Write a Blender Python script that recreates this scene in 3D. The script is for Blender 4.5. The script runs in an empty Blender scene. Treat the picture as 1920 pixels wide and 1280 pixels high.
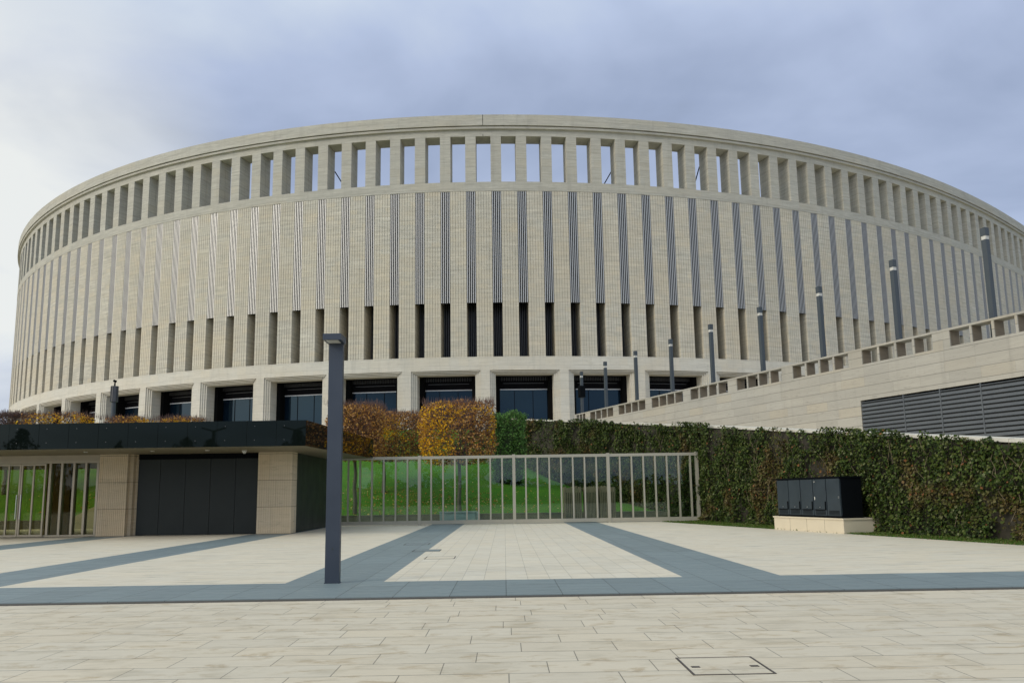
import bpy, math, random
from mathutils import Vector, Matrix, noise
R = math.radians
random.seed(7)
sc = bpy.context.scene
COL = sc.collection

# ------------------------------------------------------------------ helpers
class MB:
    """collects faces, then links them as ONE mesh object"""
    def __init__(s): s.v = []; s.f = []; s.m = []
    def quad(s, a, b, c, d, m=0):
        n = len(s.v); s.v += [tuple(a), tuple(b), tuple(c), tuple(d)]; s.f.append((n, n+1, n+2, n+3)); s.m.append(m)
    def tri(s, a, b, c, m=0):
        n = len(s.v); s.v += [tuple(a), tuple(b), tuple(c)]; s.f.append((n, n+1, n+2)); s.m.append(m)
    def box(s, x0, x1, y0, y1, z0, z1, m=0, M=None):
        p = [Vector((x, y, z)) for z in (z0, z1) for y in (y0, y1) for x in (x0, x1)]
        if M is not None: p = [M @ q for q in p]
        n = len(s.v); s.v += [tuple(q) for q in p]
        for f in ((0,2,3,1),(4,5,7,6),(0,1,5,4),(2,6,7,3),(0,4,6,2),(1,3,7,5)):
            s.f.append(tuple(n+i for i in f)); s.m.append(m)
    def prism(s, poly, z0, z1, m=0, M=None):
        """poly counter-clockwise in x, y"""
        k = len(poly); n = len(s.v)
        p = [Vector((x, y, z)) for z in (z0, z1) for x, y in poly]
        if M is not None: p = [M @ q for q in p]
        s.v += [tuple(q) for q in p]
        for i in range(k):
            j = (i+1) % k; s.f.append((n+i, n+j, n+k+j, n+k+i)); s.m.append(m)
        s.f.append(tuple(n+i for i in reversed(range(k)))); s.f.append(tuple(n+k+i for i in range(k))); s.m += [m, m]
    def tube(s, a, b, r0, r1=None, k=6, m=0):
        a = Vector(a); b = Vector(b); r1 = r0 if r1 is None else r1
        d = (b-a); L = d.length
        if L < 1e-6: return
        d /= L; u = d.orthogonal().normalized(); w = d.cross(u); n = len(s.v)
        for c, r in ((a, r0), (b, r1)):
            for i in range(k):
                t = 2*math.pi*i/k; s.v.append(tuple(c + (u*math.cos(t) + w*math.sin(t))*r))
        for i in range(k):
            j = (i+1) % k; s.f.append((n+i, n+j, n+k+j, n+k+i)); s.m.append(m)
        s.f.append(tuple(n+i for i in reversed(range(k)))); s.f.append(tuple(n+k+i for i in range(k))); s.m += [m, m]
    def leaf(s, p, size, nrm=None, m=0, asp=.7):
        d = Vector((random.gauss(0,1), random.gauss(0,1), random.gauss(0,1)))
        if nrm is not None: d = d*.55 + Vector(nrm)
        d.normalize(); u = d.orthogonal().normalized(); a = random.uniform(0, 6.283)
        q = Matrix.Rotation(a, 3, d); u = q @ u; w = d.cross(u)
        p = Vector(p); u *= size*.5; w *= size*.5*asp
        s.quad(p-u, p-w+d*size*.12, p+u, p+w+d*size*.12, m)
    def build(s, name, mats, parent=None, M=None, smooth=False):
        me = bpy.data.meshes.new(name); me.from_pydata(s.v, [], s.f)
        if not isinstance(mats, (list, tuple)): mats = [mats]
        for m in mats: me.materials.append(m)
        me.polygons.foreach_set('material_index', s.m)
        if smooth: me.polygons.foreach_set('use_smooth', [True]*len(s.f))
        me.update()
        return link(name, me, parent, M)

def link(name, me, parent=None, M=None):
    o = bpy.data.objects.new(name, me); COL.objects.link(o)
    if parent is not None: o.parent = parent
    if M is not None: o.matrix_local = M
    return o
def tag(o, label=None, cat=None, group=None, kind=None):
    if label: o['label'] = label
    if cat: o['category'] = cat
    if group: o['group'] = group
    if kind: o['kind'] = kind
    return o
def empty(name, loc, label=None, cat=None, group=None, rz=0):
    o = bpy.data.objects.new(name, None); COL.objects.link(o); o.location = loc; o.rotation_euler = (0,0,rz); o.empty_display_size = .2
    return tag(o, label, cat, group)
def copy_tree(o, parent=None):
    c = o.copy(); COL.objects.link(c)
    if parent is not None: c.parent = parent
    for ch in list(o.children): copy_tree(ch, c)
    return c
def frame(x, y, ux, uy, z=0):
    """local x along (ux,uy), local y to its left"""
    l = math.hypot(ux, uy); ux /= l; uy /= l
    return Matrix(((ux, -uy, 0, x), (uy, ux, 0, y), (0, 0, 1, z), (0, 0, 0, 1)))

# ------------------------------------------------------------------ node helpers
class NT:
    def __init__(s, nt): s.nt = nt; s.n = nt.nodes; s.l = nt.links
    def node(s, t, **k):
        x = s.n.new(t)
        for a, b in k.items(): setattr(x, a, b)
        return x
    def set(s, sock, v):
        if isinstance(v, bpy.types.NodeSocket): s.l.new(v, sock)
        elif isinstance(v, (tuple, list)) and len(v) == 3 and sock.type == 'RGBA': sock.default_value = (*v, 1)
        else: sock.default_value = v
    def math(s, op, a, b=None, c=None, clamp=False):
        x = s.node('ShaderNodeMath', operation=op, use_clamp=clamp)
        for i, v in enumerate((a, b, c)):
            if v is not None: s.set(x.inputs[i], v)
        return x.outputs[0]
    def vmath(s, op, a, b=None):
        x = s.node('ShaderNodeVectorMath', operation=op); s.set(x.inputs[0], a)
        if b is not None: s.set(x.inputs[1], b)
        return x.outputs[0]
    def sep(s, v):
        x = s.node('ShaderNodeSeparateXYZ'); s.set(x.inputs[0], v); return x.outputs
    def comb(s, a=0., b=0., c=0.):
        x = s.node('ShaderNodeCombineXYZ')
        for i, v in enumerate((a, b, c)): s.set(x.inputs[i], v)
        return x.outputs[0]
    def pos(s): return s.node('ShaderNodeNewGeometry').outputs['Position']
    def island(s): return s.node('ShaderNodeNewGeometry').outputs['Random Per Island']
    def noise(s, v, scale=1., detail=3., rough=.55, dist=0.):
        x = s.node('ShaderNodeTexNoise'); s.set(x.inputs['Vector'], v)
        x.inputs['Scale'].default_value = scale; x.inputs['Detail'].default_value = detail
        x.inputs['Roughness'].default_value = rough; x.inputs['Distortion'].default_value = dist
        return x.outputs['Fac']
    def white(s, v):
        x = s.node('ShaderNodeTexWhiteNoise', noise_dimensions='3D'); s.set(x.inputs['Vector'], v); return x.outputs
    def ramp(s, fac, stops, interp='LINEAR'):
        x = s.node('ShaderNodeValToRGB'); x.color_ramp.interpolation = interp; e = x.color_ramp.elements
        while len(e) < len(stops): e.new(.5)
        for i, (p, c) in enumerate(stops):
            e[i].position = p; e[i].color = (*c, 1) if isinstance(c, (tuple, list)) else (c, c, c, 1)
        s.set(x.inputs[0], fac); return x.outputs[0]
    def mix(s, f, a, b, blend='MIX'):
        x = s.node('ShaderNodeMix', data_type='RGBA', blend_type=blend)
        s.set(x.inputs[0], f); s.set(x.inputs[6], a); s.set(x.inputs[7], b); return x.outputs[2]
    def mapr(s, v, a, b, c=0., d=1.):
        x = s.node('ShaderNodeMapRange'); s.set(x.inputs[0], v)
        for i, q in enumerate((a, b, c, d)): x.inputs[1+i].default_value = q
        return x.outputs[0]
    def bump(s, h, strength=.3, dist=.02):
        x = s.node('ShaderNodeBump'); x.inputs['Strength'].default_value = strength; x.inputs['Distance'].default_value = dist
        s.set(x.inputs['Height'], h); return x.outputs[0]

def mat(name):
    m = bpy.data.materials.new(name); m.use_nodes = True; m.node_tree.nodes.clear()
    t = NT(m.node_tree); t.out = t.node('ShaderNodeOutputMaterial'); t.mat = m
    return t
def principled(t, col, rough=.6, metal=0., spec=None, ior=None, normal=None, link_out=True, stint=None):
    b = t.node('ShaderNodeBsdfPrincipled')
    t.set(b.inputs['Base Color'], col); t.set(b.inputs['Roughness'], rough); t.set(b.inputs['Metallic'], metal)
    if spec is not None: b.inputs['Specular IOR Level'].default_value = spec
    if stint is not None: b.inputs['Specular Tint'].default_value = (*stint, 1)
    if ior is not None: b.inputs['IOR'].default_value = ior
    if normal is not None: t.set(b.inputs['Normal'], normal)
    if link_out: t.l.new(b.outputs[0], t.out.inputs[0])
    return b

def simple(name, col, rough=.5, metal=0., spec=.5, var=.12, scale=3., ior=None, stint=None):
    t = mat(name)
    n = t.noise(t.pos(), scale, 4.)
    c = t.mix(n, tuple(x*(1-var) for x in col), tuple(min(1, x*(1+var)) for x in col))
    principled(t, c, t.mapr(n, .3, .7, rough*.9, min(1, rough*1.1)), metal, spec, ior, stint=stint)
    return t.mat

def travertine(name, base, course=.56, joint=.55, streak=.5, warm=.55, length=1.1, ky=.31, blkv=.30, bw=(.98,.84,.66)):
    t = mat(name); p = t.pos(); x, y, z = t.sep(p)
    st = t.noise(t.comb(t.math('MULTIPLY', x, .45), t.math('MULTIPLY', y, .45), t.math('MULTIPLY', z, 6.)), 1., 6., .65, .6)
    big = t.noise(t.comb(t.math('MULTIPLY', x, .12), t.math('MULTIPLY', y, .12), t.math('MULTIPLY', z, .22)), 1., 4., .6)
    fine = t.noise(t.comb(t.math('MULTIPLY', x, 2.), t.math('MULTIPLY', y, 2.), t.math('MULTIPLY', z, 16.)), 1., 4., .7)
    orr = t.node('ShaderNodeObjectInfo').outputs['Random']
    row = t.math('FLOOR', t.math('DIVIDE', z, course))
    al = t.math('ADD', x, t.math('MULTIPLY', y, ky))
    ux = t.math('DIVIDE', t.math('ADD', al, t.math('MULTIPLY', t.white(t.comb(row, 3.3, 1.))[0], 9.)), length)
    blk = t.white(t.comb(t.math('FLOOR', ux), row, 5.))[0]
    fz = t.math('FRACT', t.math('DIVIDE', z, course))
    j = t.math('MULTIPLY', t.math('LESS_THAN', fz, .028/course), joint)
    b = Vector(base)
    lo = tuple(b*(1-.42*streak)); hi = tuple(b*(1+.24*streak))
    c = t.mix(t.mapr(st, .3, .72), lo, hi)
    c = t.mix(t.mapr(big, .38, .7, 0, warm), c, (b[0]*bw[0], b[1]*bw[1], b[2]*bw[2]))
    c = t.mix(t.math('MULTIPLY', blk, blkv), c, tuple(b*.72))
    blk2 = t.white(t.comb(t.math('FLOOR', ux), row, 8.))[0]
    c = t.mix(t.mapr(blk2, .7, 1., 0, blkv*1.6), c, (b[0]*1.0, b[1]*.93, b[2]*.82))
    jv = t.math('MULTIPLY', t.math('LESS_THAN', t.math('FRACT', ux), .022/length), joint*.35)
    c = t.mix(t.mapr(fine, .58, .72, 0, .6), c, tuple(b*.42))
    c = t.mix(t.math('MULTIPLY', orr, .16), c, tuple(b*.45))
    drip = t.noise(t.comb(t.math('MULTIPLY', x, 1.6), t.math('MULTIPLY', y, 1.6), t.math('MULTIPLY', z, .10)), 1., 4., .6)
    c = t.mix(t.mapr(drip, .54, .74, 0, .30), c, tuple(b*.55))
    c = t.mix(t.math('MAXIMUM', j, jv), c, tuple(b*.30))
    principled(t, c, .78, 0, .25, normal=t.bump(t.math('ADD', st, fine), .25, .03))
    return t.mat

def tiles(name, base, w, h, jw, shift=1., var=.14, stain=.5, jdark=.42, rough=.55, warm=(1.04,.95,.82), jfac=.9, streak=.3, vjoint=1., dash=.2):
    t = mat(name); p = t.pos(); x, y, z = t.sep(p)
    row = t.math('FLOOR', t.math('DIVIDE', y, h))
    sh = t.math('MULTIPLY', t.white(t.comb(row, 7.7, 2.))[0], shift)
    sh = t.math('ADD', sh, t.math('MULTIPLY', t.math('MODULO', row, 2.), .43*shift))
    u = t.math('ADD', t.math('DIVIDE', x, w), sh); v = t.math('DIVIDE', y, h)
    fu = t.math('FRACT', u); fv = t.math('FRACT', v)
    ju = t.math('MULTIPLY', t.math('LESS_THAN', fu, jw/w), vjoint); jv = t.math('LESS_THAN', fv, jw*1.7/h)
    fade = t.mapr(t.noise(t.vmath('MULTIPLY', p, (.7,.9,.7)), 1., 2.), .35, .62, .45, 1.)
    j = t.math('MULTIPLY', t.math('MAXIMUM', ju, t.math('MULTIPLY', jv, fade)), jfac)
    idv = t.white(t.comb(t.math('FLOOR', u), row, 1.))
    b = Vector(base)
    c = t.mix(idv[0], tuple(b*(1-var)), tuple(b*(1+var*.6)))
    c = t.mix(t.math('MULTIPLY', t.white(t.comb(t.math('FLOOR', u), row, 9.))[0], .35), c, (b[0]*warm[0], b[1]*warm[1], b[2]*warm[2]))
    s1 = t.noise(t.vmath('MULTIPLY', p, (2.0, 4.2, 1.)), 1., 6., .68, .6)
    c = t.mix(t.mapr(s1, .53, .66, 0, stain), c, (b[0]*.62, b[1]*.52, b[2]*.38))
    s2 = t.noise(t.vmath('MULTIPLY', p, (.5, 9., 1.)), 1., 4., .6)
    c = t.mix(t.mapr(s2, .5, .8, 0, streak), c, tuple(b*.60))
    s5 = t.noise(t.vmath('ADD', t.vmath('MULTIPLY', p, (.75, 6., 1.)), (5.,3.,0.)), 1., 3., .5)
    c = t.mix(t.mapr(s5, .605, .65, 0, dash), c, (b[0]*.42, b[1]*.42, b[2]*.40))
    s6 = t.noise(t.vmath('ADD', t.vmath('MULTIPLY', p, (1.3, 2.1, 1.)), (15.,3.,0.)), 1., 5., .62)
    c = t.mix(t.mapr(s6, .52, .70, 0, stain*.7), c, (b[0]*.60, b[1]*.58, b[2]*.52))
    s3 = t.noise(p, 34., 4., .75)
    c = t.mix(t.mapr(s3, .6, .78, 0, .3), c, tuple(b*.6))
    s4 = t.noise(p, .22, 4., .6)
    c = t.mix(t.mapr(s4, .35, .7, 0, .22), c, tuple(b*.75))
    c = t.mix(j, c, tuple(b*jdark*.6))
    principled(t, c, t.mapr(s1, .3, .7, rough*.85, rough*1.2), 0, .35, normal=t.bump(t.math('SUBTRACT', t.math('MULTIPLY', s3, .25), j), .3, .01))
    return t.mat

def leafmat(name, stops, patch=None, patch_stops=None, scale=.6, trans=.25, rough=.5, thr=(.5,.6), spec=.2):
    t = mat(name)
    c = t.ramp(t.island(), stops, 'CONSTANT')
    if patch_stops:
        n = t.noise(t.pos(), scale, 3.)
        c = t.mix(t.mapr(n, *thr), c, t.ramp(t.island(), patch_stops, 'CONSTANT'))
    b = principled(t, c, rough, 0, spec, link_out=False)
    tr = t.node('ShaderNodeBsdfTranslucent'); t.set(tr.inputs[0], c)
    mx = t.node('ShaderNodeMixShader'); mx.inputs[0].default_value = trans
    t.l.new(b.outputs[0], mx.inputs[1]); t.l.new(tr.outputs[0], mx.inputs[2]); t.l.new(mx.outputs[0], t.out.inputs[0])
    return t.mat

def glassmat(name, tint, refl_ior=1.5, rough=.01, keep=1.):
    t = mat(name)
    fr = t.node('ShaderNodeFresnel'); fr.inputs[0].default_value = refl_ior
    g = t.node('ShaderNodeBsdfGlossy'); g.inputs['Roughness'].default_value = rough; t.set(g.inputs[0], (.9,.95,.95))
    tr = t.node('ShaderNodeBsdfTransparent'); t.set(tr.inputs[0], tint)
    mx = t.node('ShaderNodeMixShader'); t.l.new(t.math('MULTIPLY', fr.outputs[0], keep), mx.inputs[0])
    t.l.new(tr.outputs[0], mx.inputs[1]); t.l.new(g.outputs[0], mx.inputs[2]); t.l.new(mx.outputs[0], t.out.inputs[0])
    return t.mat

# ------------------------------------------------------------------ materials
STONE = travertine('travertine', (.56,.528,.435), joint=.42, streak=.85, warm=.6, bw=(1.,.91,.78))
STONE_B = travertine('travertine_band', (.465,.448,.378), course=.93, joint=.5, streak=.75, length=3.0, warm=.3, bw=(1.,.93,.82), blkv=.2)
STONE_LOW = travertine('travertine_base', (.56,.538,.462), course=.9, joint=.4, streak=.35, warm=.35, blkv=.2)
WALLSTONE = travertine('wall_stone', (.385,.37,.32), course=.456, joint=.6, streak=.30, length=2.1, ky=-1.2, blkv=.42, warm=.4, bw=(1.,.92,.80))
REVEAL = travertine('shaded_stained_stone', (.235,.20,.15), course=3., joint=.0, streak=.5, length=.3, ky=-1., blkv=.6)  # colour carries the shade of the parapet reveals along with brown staining
COPING = simple('pale_coping', (.52,.50,.43), .7, var=.15, scale=2.5)
PILLAR = travertine('ribbed_pillar_stone', (.64,.535,.37), course=1.22, joint=.8, streak=.35)
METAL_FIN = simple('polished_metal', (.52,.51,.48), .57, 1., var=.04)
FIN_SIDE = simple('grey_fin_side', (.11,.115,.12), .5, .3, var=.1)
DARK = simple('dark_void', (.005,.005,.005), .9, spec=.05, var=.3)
BLACK_LOUVRE = simple('black_louvre', (.004,.004,.005), .7, spec=.08, var=.3, scale=8)
BAR_GREY = simple('grey_bars', (.10,.10,.10), .45, .6)
GLASS_DARK = simple('dark_glass', (.004,.010,.018), .04, 0., .5, var=.2, scale=.3, ior=1.5, stint=(.45,.70,.85))
FASCIA = simple('glossy_fascia_glass', (.004,.006,.005), .02, 0., .5, var=.1, scale=.5, ior=1.45, stint=(.38,.45,.42))
FASCIA_JOINT = simple('fascia_joint', (.004,.004,.004), .6)
TRANSOM = simple('white_transom', (.55,.56,.58), .4)
SOFFIT = simple('beige_soffit', (.165,.14,.082), .6, var=.08, scale=1.)
PANEL = simple('dark_wall_panel', (.017,.022,.020), .45, 0., .25, var=.25, scale=1.2)
POST = simple('slate_blue_paint', (.030,.041,.060), .42, .1, .5, var=.10, scale=2.)
POST_FAR = simple('lamp_grey_paint', (.044,.055,.061), .45, .1, .5, var=.10, scale=2.)
LENS = simple('frosted_lens', (.50,.49,.44), .4)
GATE_METAL = simple('champagne_metal', (.37,.345,.27), .42, .35, .5, var=.08, scale=1.)
BRONZE = simple('bronze_frame', (.36,.32,.24), .38, .6, .5, var=.1, scale=2.)
GATE_GLASS = glassmat('gate_glass', (.84,.93,.86), 1.5, .01, .7)
DOOR_GLASS = glassmat('door_glass', (.74,.72,.52), 1.5, .01, .6)
CAB = simple('cabinet_paint', (.024,.034,.042), .40, .0, .5, var=.25, scale=2.2)
CAB_BLACK = simple('cabinet_black', (.003,.004,.005), .8, spec=.06, var=.2)
STEEL = simple('bright_steel', (.6,.6,.6), .3, .9)
PLINTH = simple('plinth_stone', (.56,.49,.36), .7, var=.10, scale=1.4)
LOUVRE = simple('grey_louvre_blade', (.105,.115,.12), .45, .3, .5, var=.12, scale=1.5)
TIMBER = simple('brown_timber', (.27,.195,.14), .7, var=.35, scale=5.)
BARK = simple('bark', (.10,.085,.065), .85, var=.4, scale=9.)
TWIG = simple('reddish_twig', (.085,.045,.034), .8, var=.35, scale=4.)
SOIL_WALL = simple('mossy_low_wall', (.11,.10,.07), .9, var=.5, scale=3.)
BLUE_STONE = simple('blue_grey_block', (.26,.32,.34), .6, var=.12, scale=3.)
IVYBACK = simple('brown_wall_cladding', (.036,.031,.020), .85, var=.4, scale=7.)
STEM = simple('ivy_stem', (.15,.115,.07), .8, var=.4, scale=6.)
RUST = simple('rusty_frame', (.055,.045,.036), .7, var=.4, scale=12.)
BAND = tiles('blue_grey_paving', (.170,.212,.215), .92, 2.4, .012, shift=0., var=.10, stain=.12, jdark=.35, rough=.5, warm=(.95,.97,1.), streak=.25)
KERB = simple('kerb_face', (.075,.075,.07), .7, var=.3, scale=4.)
PAVE_NEAR = tiles('near_paving', (.552,.497,.385), 1.02, .5, .010, shift=1., var=.05, stain=.70, streak=.25, dash=.22)
PAVE_FAR = tiles('plaza_paving', (.60,.55,.435), .84, .42, .006, shift=1., var=.04, stain=.22, jfac=.28, streak=.5, dash=.6)
PAVE_MID = tiles('plaza_paving_middle', (.60,.555,.445), .425, .85, .010, shift=0., var=.05, stain=.25, jfac=.55, streak=.4, dash=.4)
HATCH_LID = tiles('hatch_lid_stone', (.52,.475,.37), 1.3, 2.0, .004, shift=1., var=.05, stain=.6)
IVY = leafmat('ivy_leaves',
    [(0,(.018,.034,.006)),(.24,(.038,.064,.011)),(.46,(.062,.090,.017)),(.64,(.088,.110,.024)),(.76,(.014,.020,.005)),(.93,(.14,.155,.070)),(.985,(.18,.08,.03))],
    True, [(0,(.070,.056,.018)),(.25,(.105,.078,.022)),(.45,(.052,.066,.010)),(.62,(.15,.125,.055)),(.8,(.048,.036,.014)),(.965,(.17,.07,.025))], .42, .18, thr=(.56,.64), spec=.14)
HEDGE = leafmat('hedge_leaves', [(0,(.04,.10,.018)),(.3,(.07,.16,.03)),(.6,(.10,.21,.045)),(.85,(.045,.08,.02))], trans=.25)
AUTUMN = leafmat('autumn_leaves',
    [(0,(.30,.14,.045)),(.2,(.46,.22,.045)),(.4,(.20,.095,.045)),(.55,(.58,.32,.075)),(.72,(.13,.06,.035)),(.84,(.50,.30,.12))], trans=.3)
YELLOW = leafmat('yellow_leaves', [(0,(.75,.42,.015)),(.35,(.66,.33,.012)),(.6,(.82,.52,.03)),(.82,(.36,.17,.02))], trans=.3)
BROWNLEAF = leafmat('brown_leaves', [(0,(.16,.075,.045)),(.3,(.22,.11,.05)),(.6,(.10,.05,.035)),(.85,(.26,.15,.07))], trans=.2)
DARKTREE = leafmat('far_dark_leaves', [(0,(.02,.03,.012)),(.5,(.035,.05,.02))], trans=.1)
LITTER = leafmat('leaf_litter', [(0,(.50,.30,.06)),(.3,(.42,.22,.05)),(.6,(.6,.45,.2)),(.85,(.3,.13,.04))], trans=.2)
BLADES = leafmat('grass_blades', [(0,(.05,.10,.012)),(.4,(.08,.13,.02)),(.75,(.12,.14,.04)),(.92,(.18,.13,.06))], trans=.3)

def grassmat():
    t = mat('lawn'); p = t.pos()
    n = t.noise(p, 1.1, 5., .65); f = t.noise(t.vmath('MULTIPLY', p, (14.,5.,5.)), 1., 4., .8)
    c = t.mix(t.mapr(n, .35, .68), (.055,.165,.008), (.095,.205,.012))
    c = t.mix(t.mapr(f, .45, .62, 0, .8), c, (.024,.066,.006))
    big = t.noise(p, .35, 3.)
    c = t.mix(t.mapr(big, .55, .7, 0, .35), c, (.13,.14,.03))
    principled(t, c, .8, 0, .2, normal=t.bump(f, .5, .08)); return t.mat
LAWN = grassmat()
def groundmat():
    t = mat('far_ground'); n = t.noise(t.pos(), .05, 5.)
    principled(t, t.mix(n, (.12,.13,.07), (.20,.19,.13)), .9); return t.mat
GROUND = groundmat()

# ------------------------------------------------------------------ camera (worked out from the vanishing points)
FPX, PPX, PPY, HOR, VPX, SLOPE, EYE = 1450., 960., 720., 928., 946., .015, 1.6
def make_camera():
    roll = math.atan(SLOPE)
    p = math.atan((HOR-SLOPE*(PPX-VPX)-PPY)*math.cos(roll)/FPX)
    fwd = Vector((0, math.cos(p), math.sin(p))); up0 = Vector((0, -math.sin(p), math.cos(p))); r0 = Vector((1,0,0))
    c, s = math.cos(roll), math.sin(roll)
    right = r0*c - up0*s; up = up0*c + r0*s
    ray = fwd*FPX + right*(VPX-PPX) - up*(HOR-PPY)
    Rz = Matrix.Rotation(math.atan2(ray.x, ray.y), 3, 'Z')
    fwd, right, up = Rz @ fwd, Rz @ right, Rz @ up
    cd = bpy.data.cameras.new('camera'); co = bpy.data.objects.new('camera', cd); COL.objects.link(co)
    m = Matrix((right, up, -fwd)).transposed().to_4x4(); m.translation = (0, 0, EYE); co.matrix_world = m
    cd.sensor_width = 36; cd.lens = FPX/1920*36; cd.shift_y = (PPY-640)/1920; cd.clip_start = .1; cd.clip_end = 6000
    sc.camera = co
make_camera()

# ------------------------------------------------------------------ sky and sun
SUN = Vector((-.80, -.45, .50)).normalized()
def make_sky():
    w = bpy.data.worlds.new('World'); sc.world = w; w.use_nodes = True
    t = NT(w.node_tree); t.n.clear()
    out = t.node('ShaderNodeOutputWorld'); bg = t.node('ShaderNodeBackground'); t.l.new(bg.outputs[0], out.inputs[0])
    sky = t.node('ShaderNodeTexSky', sky_type='NISHITA'); sky.sun_disc = False
    sky.sun_elevation = math.asin(SUN.z); sky.sun_rotation = math.atan2(SUN.x, SUN.y) % (2*math.pi); sky.altitude = 50
    d = t.vmath('NORMALIZE', t.node('ShaderNodeTexCoord').outputs['Generated'])
    x, y, z = t.sep(d)
    zz = t.math('ADD', t.math('MAXIMUM', z, 0.), .22)
    cv = t.comb(t.math('DIVIDE', x, zz), t.math('DIVIDE', y, zz), 0.)
    n1 = t.noise(t.vmath('ADD', cv, (5.34, 35.13, 5.87)), .95, 6., .5, .5)
    n2 = t.noise(t.vmath('ADD', cv, (47.02, 13.56, 2.30)), 2.1, 5., .5, .3)
    nn = t.math('ADD', t.math('MULTIPLY', n1, .72), t.math('MULTIPLY', n2, .28))
    S = 10.
    cl = t.ramp(nn, [(.33, tuple(v*S for v in (.255,.305,.40))), (.43, tuple(v*S for v in (.36,.435,.61))), (.52, tuple(v*S for v in (.48,.565,.765))), (.60, tuple(v*S for v in (.62,.70,.83)))])
    # the brighter sheet of cloud low on the left, where the sun is behind it
    def glow(v, e0, e1, amp):
        dt = t.node('ShaderNodeVectorMath', operation='DOT_PRODUCT'); t.l.new(d, dt.inputs[0]); dt.inputs[1].default_value = Vector(v).normalized()
        g = t.mapr(dt.outputs['Value'], e0, e1); g = t.math('POWER', g, 1.6)
        return t.math('MULTIPLY', g, amp)
    g1 = t.math('MULTIPLY', glow((-.76,1.,.40), .945, 1., 1.3), t.mapr(n2, .32, .62, .55, 1.15), clamp=True)
    cl = t.mix(g1, cl, tuple(v*S for v in (.90,.92,.90)))
    g2 = glow(tuple(SUN), .72, 1., .85)
    cl = t.mix(g2, cl, tuple(v*S for v in (2.3,2.15,1.9)))
    zen = t.math('MULTIPLY', t.mapr(z, .50, .95, 1., ZENITH), t.mapr(y, .10, -.75, 1., 1.42))
    cl = t.mix(1., cl, t.comb(zen, zen, t.math('MULTIPLY', zen, t.mapr(z, .5, .95, 1., .86))), 'MULTIPLY')
    c = t.mix(.10, cl, sky.outputs[0])
    t.l.new(c, bg.inputs[0]); bg.inputs[1].default_value = .1
    l = bpy.data.lights.new('sun', 'SUN'); l.energy = SUN_E; l.angle = R(14); l.color = (1., .95, .86)
    o = bpy.data.objects.new('sun', l); COL.objects.link(o); o.rotation_euler = SUN.to_track_quat('Z', 'Y').to_euler(); o.location = (-40,-30,60)
ZENITH = 1.75; SUN_E = 1.25
make_sky()
vs = sc.view_settings; vs.view_transform = 'Standard'; vs.look = 'None'; vs.exposure = 0; vs.gamma = 1

# ================================================================== STADIUM
P0 = (-2.8544, 86.683); PH0 = -.0150187; K0, K1, K2, K3 = 9.91554682e-03, -2.30676581e-05, -3.97999913e-07, -1.04521226e-09
def kap(s):
    s = max(-100., min(100., s)); return K0 + K1*s + K2*s*s + K3*s**3
CURVE = {}
def march():
    ds = .1
    for sg in (1, -1):
        x, y = P0; ph = PH0; s = 0.
        CURVE[0] = (x, y, ph)
        for i in range(1, 1400):
            k = kap(s + sg*ds/2); pm = ph + sg*k*ds/2
            x += sg*math.cos(pm)*ds; y += sg*math.sin(pm)*ds; ph += sg*k*ds; s += sg*ds
            CURVE[sg*i] = (x, y, ph)
march()
def at(s):
    a = s*10; i = math.floor(a); f = a-i
    x0, y0, p0 = CURVE[i]; x1, y1, p1 = CURVE[i+1]
    return x0+(x1-x0)*f, y0+(y1-y0)*f, p0+(p1-p0)*f
def fr(s, z=0.):
    x, y, ph = at(s); return frame(x, y, math.cos(ph), math.sin(ph), z)
def Z(z): return 1.6 + (z-1.6)*1.0121
ZT, ZC, ZO, ZB, ZF, ZFB, ZS, ZM, ZBO, ZG, ZP = [Z(v) for v in (45.72,44.40,43.24,37.64,36.53,23.34,17.04,15.51,15.09,13.60,7.9)]
S0, S1 = -120, 120

def sweep(name, prof, mt, parent, s0=S0, s1=S1, step=1.5):
    """prof: closed list of (inward, z), swept along the facade"""
    mb = MB(); n = int(round((s1-s0)/step)); k = len(prof)
    for i in range(n+1):
        M = fr(s0 + (s1-s0)*i/n)
        for yy, zz in prof: mb.v.append(tuple(M @ Vector((0, yy, zz))))
    for i in range(n):
        for j in range(k):
            a = i*k+j; b = i*k+(j+1) % k; mb.f.append((a, a+k, b+k, b)); mb.m.append(0)
    mb.f.append(tuple(range(k))); mb.f.append(tuple(n*k+j for j in reversed(range(k)))); mb.m += [0, 0]
    return mb.build(name, mt, parent)

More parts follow.
